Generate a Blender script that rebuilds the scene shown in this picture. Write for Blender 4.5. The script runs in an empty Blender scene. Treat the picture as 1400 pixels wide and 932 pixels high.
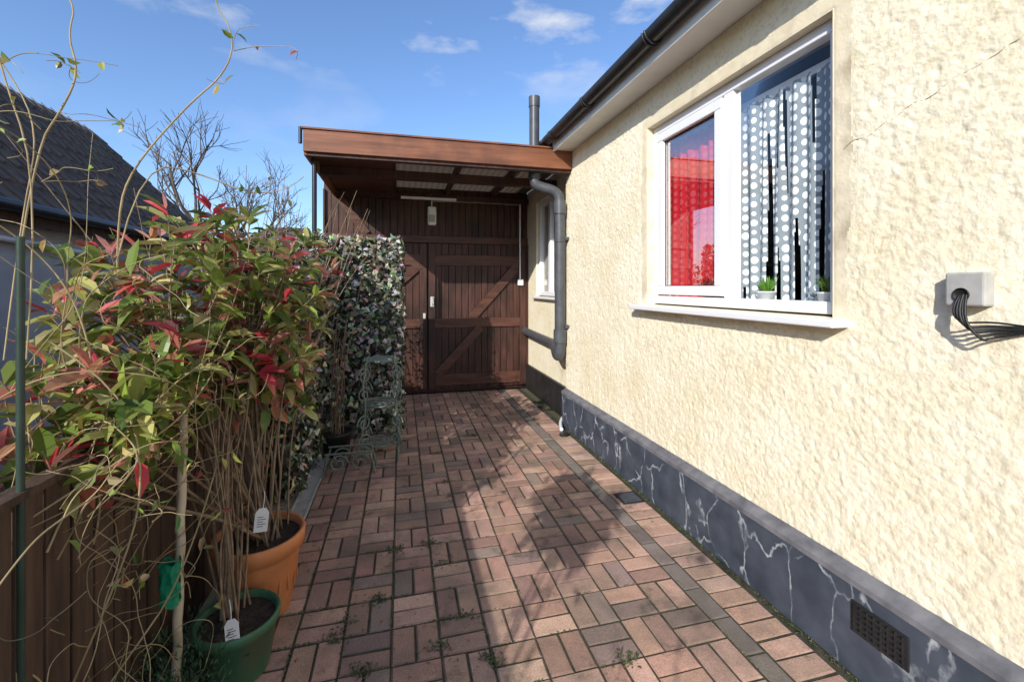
import bpy, math, random
from mathutils import Vector, noise, Matrix
random.seed(7)
R=random.random
def U(a,b): return a+(b-a)*random.random()
scene=bpy.context.scene
COL=scene.collection

# ------------------------------------------------------------ materials
def newmat(name):
    m=bpy.data.materials.new(name); m.use_nodes=True
    nt=m.node_tree; nt.nodes.clear()
    out=nt.nodes.new('ShaderNodeOutputMaterial')
    b=nt.nodes.new('ShaderNodeBsdfPrincipled')
    nt.links.new(b.outputs[0],out.inputs[0])
    return m,nt,b,out
def N(nt,t,**k):
    n=nt.nodes.new(t)
    for a,v in k.items(): setattr(n,a,v)
    return n
def noisy(name,c1,c2,scale=8,rough=.7,bump=.2,bscale=60,bdist=.004,stretch=(1,1,1),metal=0,detail=3,c3=None,s3=1.5,spec=.4):
    m,nt,b,out=newmat(name); L=nt.links.new
    tc=N(nt,'ShaderNodeTexCoord'); mp=N(nt,'ShaderNodeMapping'); mp.inputs['Scale'].default_value=stretch
    L(tc.outputs['Object'],mp.inputs[0])
    n=N(nt,'ShaderNodeTexNoise'); n.inputs['Scale'].default_value=scale; n.inputs['Detail'].default_value=detail
    L(mp.outputs[0],n.inputs['Vector'])
    r=N(nt,'ShaderNodeValToRGB'); r.color_ramp.elements[0].position=.3; r.color_ramp.elements[1].position=.7
    r.color_ramp.elements[0].color=(*c1,1); r.color_ramp.elements[1].color=(*c2,1)
    L(n.outputs['Fac'],r.inputs[0])
    col=r.outputs[0]
    if c3:
        n3=N(nt,'ShaderNodeTexNoise'); n3.inputs['Scale'].default_value=s3; n3.inputs['Detail'].default_value=5
        L(tc.outputs['Object'],n3.inputs['Vector'])
        r3=N(nt,'ShaderNodeValToRGB'); r3.color_ramp.elements[0].position=.5; r3.color_ramp.elements[1].position=.72
        L(n3.outputs['Fac'],r3.inputs[0])
        mx=N(nt,'ShaderNodeMixRGB'); L(r3.outputs[0],mx.inputs[0]); L(col,mx.inputs[1]); mx.inputs[2].default_value=(*c3,1)
        col=mx.outputs[0]
    L(col,b.inputs['Base Color'])
    b.inputs['Roughness'].default_value=rough; b.inputs['Metallic'].default_value=metal
    b.inputs['Specular IOR Level'].default_value=spec
    if bump:
        n2=N(nt,'ShaderNodeTexNoise'); n2.inputs['Scale'].default_value=bscale; n2.inputs['Detail'].default_value=2
        L(mp.outputs[0],n2.inputs['Vector'])
        bp=N(nt,'ShaderNodeBump'); bp.inputs['Strength'].default_value=bump; bp.inputs['Distance'].default_value=bdist
        L(n2.outputs['Fac'],bp.inputs['Height']); L(bp.outputs[0],b.inputs['Normal'])
    return m
def attrmat(name,rough=.6,transl=0,dirt=None,dscale=3,bump=0,bscale=80,spec=.4,fine=0.25,dlo=.48,dhi=.75,moss=False):
    m,nt,b,out=newmat(name); L=nt.links.new
    a=N(nt,'ShaderNodeAttribute'); a.attribute_name='Col'
    col=a.outputs['Color']
    tc=N(nt,'ShaderNodeTexCoord')
    if fine:
        n=N(nt,'ShaderNodeTexNoise'); n.inputs['Scale'].default_value=bscale; n.inputs['Detail'].default_value=3
        L(tc.outputs['Object'],n.inputs['Vector'])
        mr=N(nt,'ShaderNodeMapRange'); mr.inputs[3].default_value=1-fine; mr.inputs[4].default_value=1+fine
        L(n.outputs['Fac'],mr.inputs[0])
        mu=N(nt,'ShaderNodeVectorMath',operation='SCALE'); L(col,mu.inputs[0]); L(mr.outputs[0],mu.inputs['Scale'])
        col=mu.outputs[0]
    def layer(col,c,sc,lo,hi,mxv,seed):
        mp=N(nt,'ShaderNodeMapping'); mp.inputs['Location'].default_value=(seed,seed,0); L(tc.outputs['Object'],mp.inputs[0])
        n3=N(nt,'ShaderNodeTexNoise'); n3.inputs['Scale'].default_value=sc; n3.inputs['Detail'].default_value=8; n3.inputs['Roughness'].default_value=.68
        L(mp.outputs[0],n3.inputs['Vector'])
        r3=N(nt,'ShaderNodeValToRGB'); r3.color_ramp.elements[0].position=lo; r3.color_ramp.elements[1].position=hi
        r3.color_ramp.elements[1].color=(mxv,mxv,mxv,1)
        L(n3.outputs['Fac'],r3.inputs[0])
        mx=N(nt,'ShaderNodeMixRGB'); L(r3.outputs[0],mx.inputs[0]); L(col,mx.inputs[1]); mx.inputs[2].default_value=(*c,1)
        return mx.outputs[0]
    if dirt: col=layer(col,dirt,dscale,dlo,dhi,.85,0)
    if moss: col=layer(col,(.06,.058,.038),4.5,.56,.70,.8,7)
    L(col,b.inputs['Base Color']); b.inputs['Roughness'].default_value=rough; b.inputs['Specular IOR Level'].default_value=spec
    if bump:
        bp=N(nt,'ShaderNodeBump'); bp.inputs['Strength'].default_value=bump; bp.inputs['Distance'].default_value=.003
        L(n.outputs['Fac'],bp.inputs['Height']); L(bp.outputs[0],b.inputs['Normal'])
    if transl:
        t=N(nt,'ShaderNodeBsdfTranslucent'); L(col,t.inputs[0])
        ms=N(nt,'ShaderNodeMixShader'); ms.inputs[0].default_value=transl
        L(b.outputs[0],ms.inputs[1]); L(t.outputs[0],ms.inputs[2]); L(ms.outputs[0],out.inputs[0])
    return m

M={}
def stucco():
    m,nt,b,out=newmat('cream_render'); L=nt.links.new
    tc=N(nt,'ShaderNodeTexCoord')
    n=N(nt,'ShaderNodeTexNoise'); n.inputs['Scale'].default_value=2.2; n.inputs['Detail'].default_value=6; n.inputs['Roughness'].default_value=.65
    L(tc.outputs['Object'],n.inputs['Vector'])
    r=N(nt,'ShaderNodeValToRGB'); e=r.color_ramp.elements
    e[0].position=.3; e[0].color=(.82,.72,.50,1); e[1].position=.62; e[1].color=(.92,.85,.67,1)
    L(n.outputs['Fac'],r.inputs[0])
    n2=N(nt,'ShaderNodeTexNoise'); n2.inputs['Scale'].default_value=45; n2.inputs['Detail'].default_value=4
    L(tc.outputs['Object'],n2.inputs['Vector'])
    r2=N(nt,'ShaderNodeValToRGB'); r2.color_ramp.elements[0].position=.25; r2.color_ramp.elements[0].color=(.78,.73,.66,1); r2.color_ramp.elements[1].position=.5; r2.color_ramp.elements[1].color=(1,1,1,1)
    L(n2.outputs['Fac'],r2.inputs[0])
    mx=N(nt,'ShaderNodeMixRGB',blend_type='MULTIPLY'); mx.inputs[0].default_value=.85
    L(r.outputs[0],mx.inputs[1]); L(r2.outputs[0],mx.inputs[2])
    L(mx.outputs[0],b.inputs['Base Color']); b.inputs['Roughness'].default_value=.9; b.inputs['Specular IOR Level'].default_value=.2
    n3=N(nt,'ShaderNodeTexNoise'); n3.inputs['Scale'].default_value=95; n3.inputs['Detail'].default_value=3
    L(tc.outputs['Object'],n3.inputs['Vector'])
    bp=N(nt,'ShaderNodeBump'); bp.inputs['Strength'].default_value=.6; bp.inputs['Distance'].default_value=.004
    L(n3.outputs['Fac'],bp.inputs['Height']); L(bp.outputs[0],b.inputs['Normal'])
    return m
M['stucco']=stucco()
M['plaster']=noisy('smooth_cream_plaster',(.72,.63,.44),(.86,.78,.60),scale=6,bump=.4,bscale=70,c3=(.52,.44,.30),s3=6,rough=.9)
def plinthmat():
    m,nt,b,out=newmat('painted_plinth'); L=nt.links.new
    tc=N(nt,'ShaderNodeTexCoord')
    n=N(nt,'ShaderNodeTexNoise'); n.inputs['Scale'].default_value=7; n.inputs['Detail'].default_value=7
    L(tc.outputs['Object'],n.inputs['Vector'])
    r=N(nt,'ShaderNodeValToRGB'); e=r.color_ramp.elements
    e[0].position=.3; e[0].color=(.032,.042,.062,1); e[1].position=.78; e[1].color=(.085,.102,.135,1)
    L(n.outputs['Fac'],r.inputs[0])
    mp=N(nt,'ShaderNodeMapping'); mp.inputs['Scale'].default_value=(1,1,.6); L(tc.outputs['Object'],mp.inputs[0])
    nd=N(nt,'ShaderNodeTexNoise'); nd.inputs['Scale'].default_value=7; nd.inputs['Detail'].default_value=5; L(mp.outputs[0],nd.inputs['Vector'])
    ad=N(nt,'ShaderNodeVectorMath',operation='MULTIPLY_ADD'); L(nd.outputs['Color'],ad.inputs[0]); ad.inputs[1].default_value=(.17,.17,.17); L(mp.outputs[0],ad.inputs[2])
    v=N(nt,'ShaderNodeTexVoronoi',feature='DISTANCE_TO_EDGE'); v.inputs['Scale'].default_value=4.4; L(ad.outputs[0],v.inputs['Vector'])
    rc=N(nt,'ShaderNodeValToRGB'); e=rc.color_ramp.elements; e[0].position=.006; e[0].color=(1,1,1,1); e[1].position=.024; e[1].color=(0,0,0,1)
    L(v.outputs['Distance'],rc.inputs[0])
    nm=N(nt,'ShaderNodeTexNoise'); nm.inputs['Scale'].default_value=9; nm.inputs['Detail'].default_value=4; L(tc.outputs['Object'],nm.inputs['Vector'])
    rm=N(nt,'ShaderNodeValToRGB'); rm.color_ramp.elements[0].position=.38; rm.color_ramp.elements[1].position=.6; L(nm.outputs['Fac'],rm.inputs[0])
    mm=N(nt,'ShaderNodeMath',operation='MULTIPLY'); L(rc.outputs[0],mm.inputs[0]); L(rm.outputs[0],mm.inputs[1])
    mx=N(nt,'ShaderNodeMixRGB'); L(mm.outputs[0],mx.inputs[0]); L(r.outputs[0],mx.inputs[1]); mx.inputs[2].default_value=(.40,.43,.46,1)
    L(mx.outputs[0],b.inputs['Base Color']); b.inputs['Roughness'].default_value=.6
    bp=N(nt,'ShaderNodeBump'); bp.inputs['Strength'].default_value=.6; bp.inputs['Distance'].default_value=.008
    L(n.outputs['Fac'],bp.inputs['Height']); L(bp.outputs[0],b.inputs['Normal'])
    return m
M['plinth']=plinthmat()
M['coping']=noisy('plinth_coping_paint',(.10,.10,.115),(.20,.20,.215),scale=12,bump=.3)
M['crack']=noisy('crack_filler',(.30,.26,.18),(.55,.48,.34),scale=30,bump=.3)
M['upvc']=noisy('white_upvc',(.82,.82,.83),(.86,.86,.87),scale=3,rough=.3,bump=0)
M['whitepaint']=noisy('white_paint',(.72,.71,.68),(.82,.81,.78),scale=5,rough=.6,bump=.1)
M['blackgutter']=noisy('black_gutter',(.015,.015,.017),(.03,.03,.032),scale=10,rough=.35,bump=0)
M['pipe']=noisy('grey_pipe_plastic',(.055,.06,.07),(.088,.094,.105),scale=12,rough=.4,bump=.05)
M['tile']=noisy('roof_tile',(.055,.036,.026),(.14,.09,.065),scale=9,bump=.5,c3=(.12,.10,.06),s3=3)
M['wood']=noisy('stained_timber',(.034,.013,.009),(.092,.036,.024),scale=5,rough=.55,bump=.35,bscale=30,stretch=(6,6,.6),c3=(.020,.009,.006),s3=2)
M['woodh']=noisy('stained_timber_horizontal',(.045,.017,.011),(.115,.046,.029),scale=5,rough=.5,bump=.35,bscale=30,stretch=(.6,6,6))
M['fascia']=noisy('fascia_timber',(.15,.055,.026),(.27,.105,.052),scale=4,rough=.5,bump=.3,bscale=26,stretch=(.5,6,8),c3=(.08,.032,.02),s3=2.4)
M['fence']=noisy('fence_timber',(.045,.027,.019),(.11,.068,.046),scale=5,rough=.8,bump=.5,bscale=24,stretch=(6,6,.5))
M['greywall']=noisy('grey_render',(.42,.43,.45),(.55,.56,.58),scale=4,bump=.5,bscale=50,rough=.9)
M['metal']=noisy('weathered_iron',(.12,.15,.125),(.24,.27,.22),scale=20,rough=.6,metal=.1,bump=0)
M['steel']=noisy('galvanised_steel',(.50,.51,.51),(.66,.66,.65),scale=14,rough=.5,metal=.3,bump=.1)
M['terracotta']=noisy('terracotta_plastic',(.56,.20,.07),(.66,.26,.10),scale=6,rough=.5,bump=.1,c3=(.42,.18,.09),s3=7)
M['greenpot']=noisy('green_plastic',(.04,.12,.06),(.06,.17,.09),scale=6,rough=.4,bump=.05,c3=(.10,.12,.07),s3=9)
M['darkgreen']=noisy('dark_green_paint',(.02,.04,.03),(.035,.06,.045),scale=12,rough=.5,bump=.1)
M['greentie']=noisy('green_tie',(.0,.18,.09),(.01,.26,.13),scale=30,rough=.6,bump=.3)
M['blackpot']=noisy('black_plastic',(.015,.015,.015),(.03,.03,.03),scale=6,rough=.45,bump=0)
M['soil']=noisy('soil',(.02,.014,.01),(.06,.042,.03),scale=30,rough=1,bump=1,bscale=60,bdist=.01)
M['sand']=noisy('jointing_sand',(.03,.028,.02),(.085,.075,.052),scale=20,rough=1,bump=.6,c3=(.035,.05,.018),s3=4)
M['gravel']=noisy('gravel',(.10,.09,.07),(.36,.32,.27),scale=60,rough=1,bump=1,bscale=70,bdist=.01)
M['earth']=noisy('earth',(.08,.075,.04),(.14,.13,.07),scale=2,rough=1,bump=.6,c3=(.05,.08,.025),s3=.6)
M['cane']=noisy('pale_cane',(.36,.29,.19),(.62,.52,.38),scale=14,rough=.7,bump=.3,stretch=(1,1,.3),c3=(.25,.20,.13),s3=12)
M['stem']=noisy('brown_stem',(.15,.10,.06),(.32,.23,.15),scale=25,rough=.8,bump=0)
M['rosestem']=noisy('rose_stem',(.22,.18,.085),(.44,.34,.19),scale=9,rough=.6,bump=0)
M['bark']=noisy('bark',(.07,.05,.04),(.13,.10,.08),scale=12,rough=.9,bump=0)
M['label']=noisy('white_label',(.78,.78,.76),(.84,.84,.82),scale=4,rough=.4,bump=0)
M['black']=noisy('black_rubber',(.01,.01,.01),(.02,.02,.02),scale=4,rough=.5,bump=0)
M['boxgrey']=noisy('grey_box',(.36,.36,.34),(.46,.45,.43),scale=20,rough=.6,bump=.15)
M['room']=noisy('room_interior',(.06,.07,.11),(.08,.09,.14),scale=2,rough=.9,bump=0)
M['leaf']=attrmat('leaves',rough=.33,transl=.35,fine=0)
M['leafmatt']=attrmat('dull_leaves',rough=.5,transl=.0,fine=0)
M['brick']=attrmat('block_paving',rough=.85,dirt=(.13,.11,.09),dscale=2.6,bump=.8,bscale=170,spec=.25,fine=.55,dlo=.43,dhi=.72,moss=True)
def glassmat():
    m,nt,b,out=newmat('window_glass'); L=nt.links.new
    g=N(nt,'ShaderNodeBsdfGlossy'); g.inputs['Roughness'].default_value=.01
    t=N(nt,'ShaderNodeBsdfTransparent'); t.inputs[0].default_value=(.93,.95,.96,1)
    f=N(nt,'ShaderNodeFresnel'); f.inputs[0].default_value=1.3
    ma=N(nt,'ShaderNodeMath',operation='MULTIPLY_ADD'); L(f.outputs[0],ma.inputs[0]); ma.inputs[1].default_value=.5; ma.inputs[2].default_value=.02
    ms=N(nt,'ShaderNodeMixShader'); L(ma.outputs[0],ms.inputs[0]); L(t.outputs[0],ms.inputs[1]); L(g.outputs[0],ms.inputs[2])
    L(ms.outputs[0],out.inputs[0]); nt.nodes.remove(b); return m
M['glass']=glassmat()
def curtain(name,base,dot):
    m,nt,b,out=newmat(name); L=nt.links.new
    tc=N(nt,'ShaderNodeTexCoord'); sx=N(nt,'ShaderNodeSeparateXYZ'); L(tc.outputs['UV'],sx.inputs[0])
    def mth(op,a,bv=None):
        n=N(nt,'ShaderNodeMath',operation=op)
        for i,x in enumerate((a,bv)):
            if x is None: continue
            if isinstance(x,(int,float)): n.inputs[i].default_value=x
            else: L(x,n.inputs[i])
        return n.outputs[0]
    su=mth('DIVIDE',sx.outputs[0],.044); sv=mth('DIVIDE',sx.outputs[1],.052)
    col=mth('FLOOR',su); off=mth('FRACT',mth('MULTIPLY',mth('SINE',mth('MULTIPLY',col,12.9)),43.7))
    fu=mth('SUBTRACT',mth('FRACT',su),.5); rowv=mth('ADD',sv,off); fv=mth('SUBTRACT',mth('FRACT',rowv),.5)
    rnd=mth('FRACT',mth('MULTIPLY',mth('SINE',mth('ADD',mth('MULTIPLY',mth('FLOOR',rowv),7.1),mth('MULTIPLY',col,3.3))),91.7))
    rad=mth('ADD',mth('MULTIPLY',rnd,.20),.22)
    d=mth('SQRT',mth('ADD',mth('POWER',mth('ABSOLUTE',fu),2),mth('POWER',mth('ABSOLUTE',fv),2)))
    k=mth('LESS_THAN',d,rad)
    mx=N(nt,'ShaderNodeMixRGB'); L(k,mx.inputs[0]); mx.inputs[1].default_value=(*base,1); mx.inputs[2].default_value=(*dot,1)
    L(mx.outputs[0],b.inputs['Base Color']); b.inputs['Roughness'].default_value=.8
    return m
M['curtred']=curtain('red_spotted_curtain',(.80,.010,.025),(.80,.10,.13))
M['curtwhite']=curtain('grey_spotted_curtain',(.27,.31,.34),(.92,.95,.95))
def sheetmat():
    m,nt,b,out=newmat('corrugated_plastic'); L=nt.links.new
    b.inputs['Base Color'].default_value=(.09,.062,.045,1); b.inputs['Roughness'].default_value=.5
    t=N(nt,'ShaderNodeBsdfTranslucent'); t.inputs[0].default_value=(.14,.10,.07,1)
    ms=N(nt,'ShaderNodeMixShader'); ms.inputs[0].default_value=.4; L(b.outputs[0],ms.inputs[1]); L(t.outputs[0],ms.inputs[2]); L(ms.outputs[0],out.inputs[0])
    return m
M['sheet']=sheetmat()

# ------------------------------------------------------------ helpers
def empty(name):
    e=bpy.data.objects.new(name,None); COL.objects.link(e); return e
def obj(name,verts,faces,mat,parent=None,smooth=False,cols=None):
    me=bpy.data.meshes.new(name); me.from_pydata([tuple(v) for v in verts],[],faces)
    if cols is not None:
        a=me.color_attributes.new('Col','FLOAT_COLOR','CORNER')
        buf=[]
        for p,c in zip(me.polygons,cols):
            for _ in range(p.loop_total): buf.extend((c[0],c[1],c[2],1))
        a.data.foreach_set('color',buf)
    if smooth: me.polygons.foreach_set('use_smooth',[True]*len(me.polygons))
    me.update()
    o=bpy.data.objects.new(name,me); COL.objects.link(o)
    o.data.materials.append(mat)
    if parent: o.parent=parent
    return o
BF=[(0,3,2,1),(4,5,6,7),(0,1,5,4),(1,2,6,5),(2,3,7,6),(3,0,4,7)]
def bv(x0,x1,y0,y1,z0,z1):
    return [(x0,y0,z0),(x1,y0,z0),(x1,y1,z0),(x0,y1,z0),(x0,y0,z1),(x1,y0,z1),(x1,y1,z1),(x0,y1,z1)]
def box(name,b,mat,parent=None,bevel=0):
    o=obj(name,bv(*b),BF,mat,parent)
    if bevel:
        md=o.modifiers.new('b','BEVEL'); md.width=bevel; md.segments=2
    return o
def boxes(name,bl,mat,parent=None,bevel=0):
    V=[];F=[]
    for b in bl:
        k=len(V); V+=bv(*b) if len(b)==6 else b; F+=[tuple(i+k for i in f) for f in BF]
    o=obj(name,V,F,mat,parent)
    if bevel:
        md=o.modifiers.new('b','BEVEL'); md.width=bevel; md.segments=2
    return o
def curves(name,splines,mat,parent=None,res=2,depth=1.0,smooth=True):
    cu=bpy.data.curves.new(name,'CURVE'); cu.dimensions='3D'; cu.bevel_depth=depth; cu.bevel_resolution=res; cu.use_fill_caps=True
    cu.resolution_u=4
    for pts,rad in splines:
        if smooth and len(pts)>2:
            s=cu.splines.new('NURBS'); s.points.add(len(pts)-1); s.order_u=3; s.use_endpoint_u=True
        else:
            s=cu.splines.new('POLY'); s.points.add(len(pts)-1)
        for i,p in enumerate(pts):
            s.points[i].co=(*p,1)
            s.points[i].radius = rad[i] if isinstance(rad,(list,tuple)) else rad
    o=bpy.data.objects.new(name,cu); COL.objects.link(o); cu.materials.append(mat)
    if parent: o.parent=parent
    return o
def lathe(name,prof,c,mat,parent=None,seg=32,smooth=True):
    V=[];F=[]
    for r,z in prof:
        for i in range(seg):
            a=2*math.pi*i/seg; V.append((c[0]+r*math.cos(a),c[1]+r*math.sin(a),c[2]+z))
    for j in range(len(prof)-1):
        for i in range(seg):
            k=(i+1)%seg; F.append((j*seg+i,j*seg+k,(j+1)*seg+k,(j+1)*seg+i))
    return obj(name,V,F,mat,parent,smooth=smooth)
class Leaves:
    def __init__(s): s.V=[];s.F=[];s.C=[]
    def add(s,p,d,n,L,W,col,droop=.2,fold=.25):
        d=d.normalized(); side=d.cross(n)
        if side.length<1e-3: side=d.cross(Vector((1,0,0)))
        side.normalize(); up=side.cross(d).normalized()
        k=len(s.V)
        def P(t,w,h): return p+d*(L*t)+side*(W*w)+up*(h*W-droop*L*t*t)
        s.V+= [P(0,0,0),P(.3,-.42,fold),P(.3,0,0),P(.3,.42,fold),P(.68,-.40,fold),P(.68,0,0),P(.68,.40,fold),P(1,0,0)]
        s.F+= [(k,k+2,k+1),(k,k+3,k+2),(k+1,k+2,k+5,k+4),(k+2,k+3,k+6,k+5),(k+4,k+5,k+7),(k+5,k+6,k+7)]
        s.C+= [col]*6
    def ragged(s,p,d,n,r,col):
        d=d.normalized(); side=d.cross(n)
        if side.length<1e-3: side=d.cross(Vector((1,0,0)))
        side.normalize(); up=side.cross(d).normalized()
        k=len(s.V); s.V.append(p+up*r*.12)
        m=7; offs=[1.15,.6,.95,.55,.55,.95,.6]
        for i in range(m):
            a=2*math.pi*i/m; rr=r*offs[i]*U(.8,1.2)
            s.V.append(p+d*math.cos(a)*rr+side*math.sin(a)*rr+up*U(-.25,.1)*r)
        for i in range(m): s.F.append((k,k+1+i,k+1+(i+1)%m)); s.C.append(tuple(q*U(.85,1.15) for q in col))
    def quick(s,p,d,side,L,W,col):
        k=len(s.V); s.V+=[p,p+d*L*.45-side*W*.5,p+d*L,p+d*L*.45+side*W*.5]
        s.F.append((k,k+1,k+2,k+3)); s.C.append(col)
    def build(s,name,mat,parent=None): return obj(name,s.V,s.F,mat,parent,cols=s.C,smooth=False)
def rv():
    while True:
        v=Vector((U(-1,1),U(-1,1),U(-1,1)))
        if .05<v.length<1: return v.normalized()

# ------------------------------------------------------------ ground
o=obj('ground',[(-150,-150,-.03),(150,-150,-.03),(150,250,-.03),(-150,250,-.03)],[(0,1,2,3)],M['earth'])

pav=empty('block_paving')
box('sand_bed',(-.86,1.72,-4,6.28,-.028,-.006),M['sand'],pav)
V=[];F=[];C=[]
def brick(x0,x1,y0,y1,col):
    g=.0036; x0+=g+U(-.0012,.0012);x1-=g+U(-.0012,.0012);y0+=g+U(-.0012,.0012);y1-=g+U(-.0012,.0012)
    if x1-x0<.012 or y1-y0<.012: return
    k=len(V); h=U(-.003,.0015); tx=U(-.016,.016); ty=U(-.014,.014); ch=.006
    cx=(x0+x1)/2; cy=(y0+y1)/2
    def Z(x,y): return h+(x-cx)*tx+(y-cy)*ty
    for (a,b,c,d,z) in ((x0,x1,y0,y1,-.02),(x0,x1,y0,y1,-.005),(x0+ch,x1-ch,y0+ch,y1-ch,0)):
        for (x,y) in ((a,c),(b,c),(b,d),(a,d)): V.append((x+U(-.001,.001),y+U(-.001,.001),z+(Z(x,y) if z>-.01 else 0)))
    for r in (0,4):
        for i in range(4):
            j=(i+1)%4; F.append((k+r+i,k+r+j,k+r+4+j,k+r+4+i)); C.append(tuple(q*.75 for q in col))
    F.append((k+8,k+9,k+10,k+11)); C.append(col)
def bcol(kind=0):
    r=R()
    if kind==1: c=random.choice([(.24,.20,.175),(.27,.215,.19),(.22,.185,.165)])
    elif kind==2: c=random.choice([(.55,.35,.26),(.51,.32,.235),(.57,.385,.30)])
    elif r<.42: c=(.47,.285,.215)
    elif r<.66: c=(.54,.345,.265)
    elif r<.88: c=(.38,.24,.19)
    else: c=(.29,.215,.18)
    s=U(.80,1.15); return (c[0]*s,c[1]*s*U(.94,1.06),c[2]*s)
X0,X1,Y0,Y1=-.60,1.36,-3.5,6.27
B=.2
for i in range(-3,8):
    for j in range(-18,32):
        x=i*B-.04; y=j*B
        if (i+j)%2: rs=[(x,x+.1,y,y+.2),(x+.1,x+.2,y,y+.2)]
        else: rs=[(x,x+.2,y,y+.1),(x,x+.2,y+.1,y+.2)]
        for r in rs:
            x0,x1,y0,y1=max(r[0],X0),min(r[1],X1),max(r[2],Y0),min(r[3],Y1)
            if x1>x0 and y1>y0: brick(x0,x1,y0,y1,bcol())
y=-3.5
while y<6.2:
    brick(1.36,1.46,y,min(y+.2,6.27),bcol(1)); y+=.2
y=-3.45
while y<6.2:
    brick(1.46,1.66,y,min(y+.1,6.27),bcol(2 if R()<.85 else 0)); y+=.1
y=-3.5
while y<6.2:
    if not(2.9<y<4.5): brick(-.80,-.60,y,min(y+.1,6.27),bcol(0 if R()<.5 else 1))
    y+=.1
obj('bricks',V,F,M['brick'],pav,cols=C)
box('gravel_strip',(-.89,-.72,2.9,4.6,-.01,.004),M['gravel'],pav)
ch=empty('channel_drain')
boxes('channel_rails',[(-.715,-.700,2.9,4.5,-.02,.008),(-.614,-.602,2.9,4.5,-.02,.008)],M['steel'],ch)
boxes('channel_grate',[(-.700,-.614,2.9+.022*i,2.9+.022*i+.012,-.01,.005) for i in range(72)],M['steel'],ch)
cv=empty('drain_cover')
box('cover_frame',(1.49,1.65,2.74,2.90,-.004,.006),M['blackpot'],cv)
boxes('cover_bars',[(1.505,1.635,2.755+.022*i,2.755+.022*i+.010,.006,.012) for i in range(6)],M['pipe'],cv)

# ------------------------------------------------------------ bungalow
H=empty('bungalow')
WY0,WY1,WZ0,WZ1=1.445,2.875,1.37,2.66
def arr(segs,step):
    out=[segs[0]]
    for a,b in zip(segs,segs[1:]):
        n=max(1,round((b-a)/step)); out+=[a+(b-a)*i/n for i in range(1,n+1)]
    return out
ys=arr([.5,WY0,WY1,4.5],.0082); zs=arr([.395,WZ0,WZ1,2.92],.0082)
V=[];F=[]
nn=noise.noise
for yy in ys:
    for zz in zs:
        dy=max(WY0-yy,yy-WY1,0); dz=max(WZ0-zz,zz-WZ1,0); d=math.hypot(dy,dz)
        wn=.06+.035*nn(Vector((yy*4,zz*4,3)))
        amp=min(1,max(.0,(d-wn)/.04))
        if zz<.40 or zz>2.915: amp=0
        w=noise.noise_vector(Vector((yy*22,zz*22,4)))*1.1
        h=abs(nn(Vector((yy*42,zz*42,1))+w))
        h2=nn(Vector((yy*85,zz*85,5)))
        h3=nn(Vector((yy*14,zz*14,9)))
        disp=.0050*(.7-h*1.5)+.0024*h2+.0018*h3
        base=.0015*nn(Vector((yy*20,zz*20,7)))
        V.append((1.75-(amp*disp+.002+base if d>0 else 0),yy,zz))
nz=len(zs)
for i in range(len(ys)-1):
    for j in range(nz-1):
        yc=(ys[i]+ys[i+1])/2; zc=(zs[j]+zs[j+1])/2
        if WY0<yc<WY1 and WZ0<zc<WZ1: continue
        a=i*nz+j; F.append((a,a+1,a+nz+1,a+nz))
ow=obj('rendered_wall',V,F,M['stucco'],H,smooth=True)
ow.data.materials.append(M['plaster'])
for p in ow.data.polygons:
    c=p.center
    dy=max(WY0-c.y,c.y-WY1,0); dz=max(WZ0-c.z,c.z-WZ1,0); dd=math.hypot(dy,dz)
    if dd<.07+.03*nn(Vector((c.y*4,c.z*4,3)))+.012*nn(Vector((c.y*30,c.z*30,8))): p.material_index=1
boxes('wall_core',[(1.755,1.99,-4,WY0-.0,.0,2.95),(1.755,1.99,WY1,4.5,.0,2.95),(1.755,1.99,WY0,WY1,0,WZ0),(1.755,1.99,WY0,WY1,WZ1,2.95)],M['plaster'],H)
box('wall_behind_view',(1.735,1.754,-4,.5,.395,2.92),M['stucco'],H)
SY0,SY1=4.98,5.85
boxes('far_wall',[(1.83,1.99,4.5,SY0,0,2.95),(1.83,1.99,SY1,6.6,0,2.95),(1.83,1.99,SY0,SY1,0,WZ0),(1.83,1.99,SY0,SY1,WZ1,2.95)],M['stucco'],H)
box('far_plinth',(1.795,1.829,4.5,6.27,0,.36),M['blackpot'],H)
obj('plinth_face',[(1.70,-4,0),(1.70,4.5,0),(1.70,4.5,.345),(1.70,-4,.345),(1.754,4.5,0),(1.754,4.5,.345)],[(0,3,2,1),(1,2,5,4)],M['plinth'],H)
obj('plinth_coping',[(1.692,-4,.345),(1.692,4.505,.345),(1.694,4.505,.368),(1.694,-4,.368),(1.752,4.505,.399),(1.752,-4,.399),(1.752,-4,.345),(1.752,4.505,.345)],[(0,1,2,3),(3,2,4,5),(0,6,7,1),(1,7,4,2)],M['coping'],H)
ab=empty('air_brick'); 
box('air_brick_plate',(1.694,1.702,1.13,1.33,.17,.29),M['blackpot'],ab,.002)
boxes('air_brick_ribs',[(1.688,1.694,1.14,1.32,.180+.021*i,.187+.021*i) for i in range(5)]+[(1.687,1.6935,1.142+.024*i,1.148+.024*i,.176,.284) for i in range(8)],M['blackgutter'],ab)
boxes('window_reveals',[(1.748,1.82,WY0-.0,WY0+.004,WZ0,WZ1),(1.748,1.82,WY1-.004,WY1,WZ0,WZ1),(1.748,1.82,WY0+.004,WY1-.004,WZ1-.004,WZ1)],M['plaster'],H)
def window(par,y0,y1,z0,z1,x,splits):
    fr=.055; xb=x+.06
    parts=[(x,xb,y0,y1,z0,z0+fr),(x,xb,y0,y1,z1-fr,z1),(x+.001,xb,y0,y0+fr,z0+fr,z1-fr),(x+.001,xb,y1-fr,y1,z0+fr,z1-fr)]
    for s in splits: parts.append((x+.002,xb,s-.035,s+.035,z0+fr,z1-fr))
    boxes('window_frame',parts,M['upvc'],par,.004)
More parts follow.
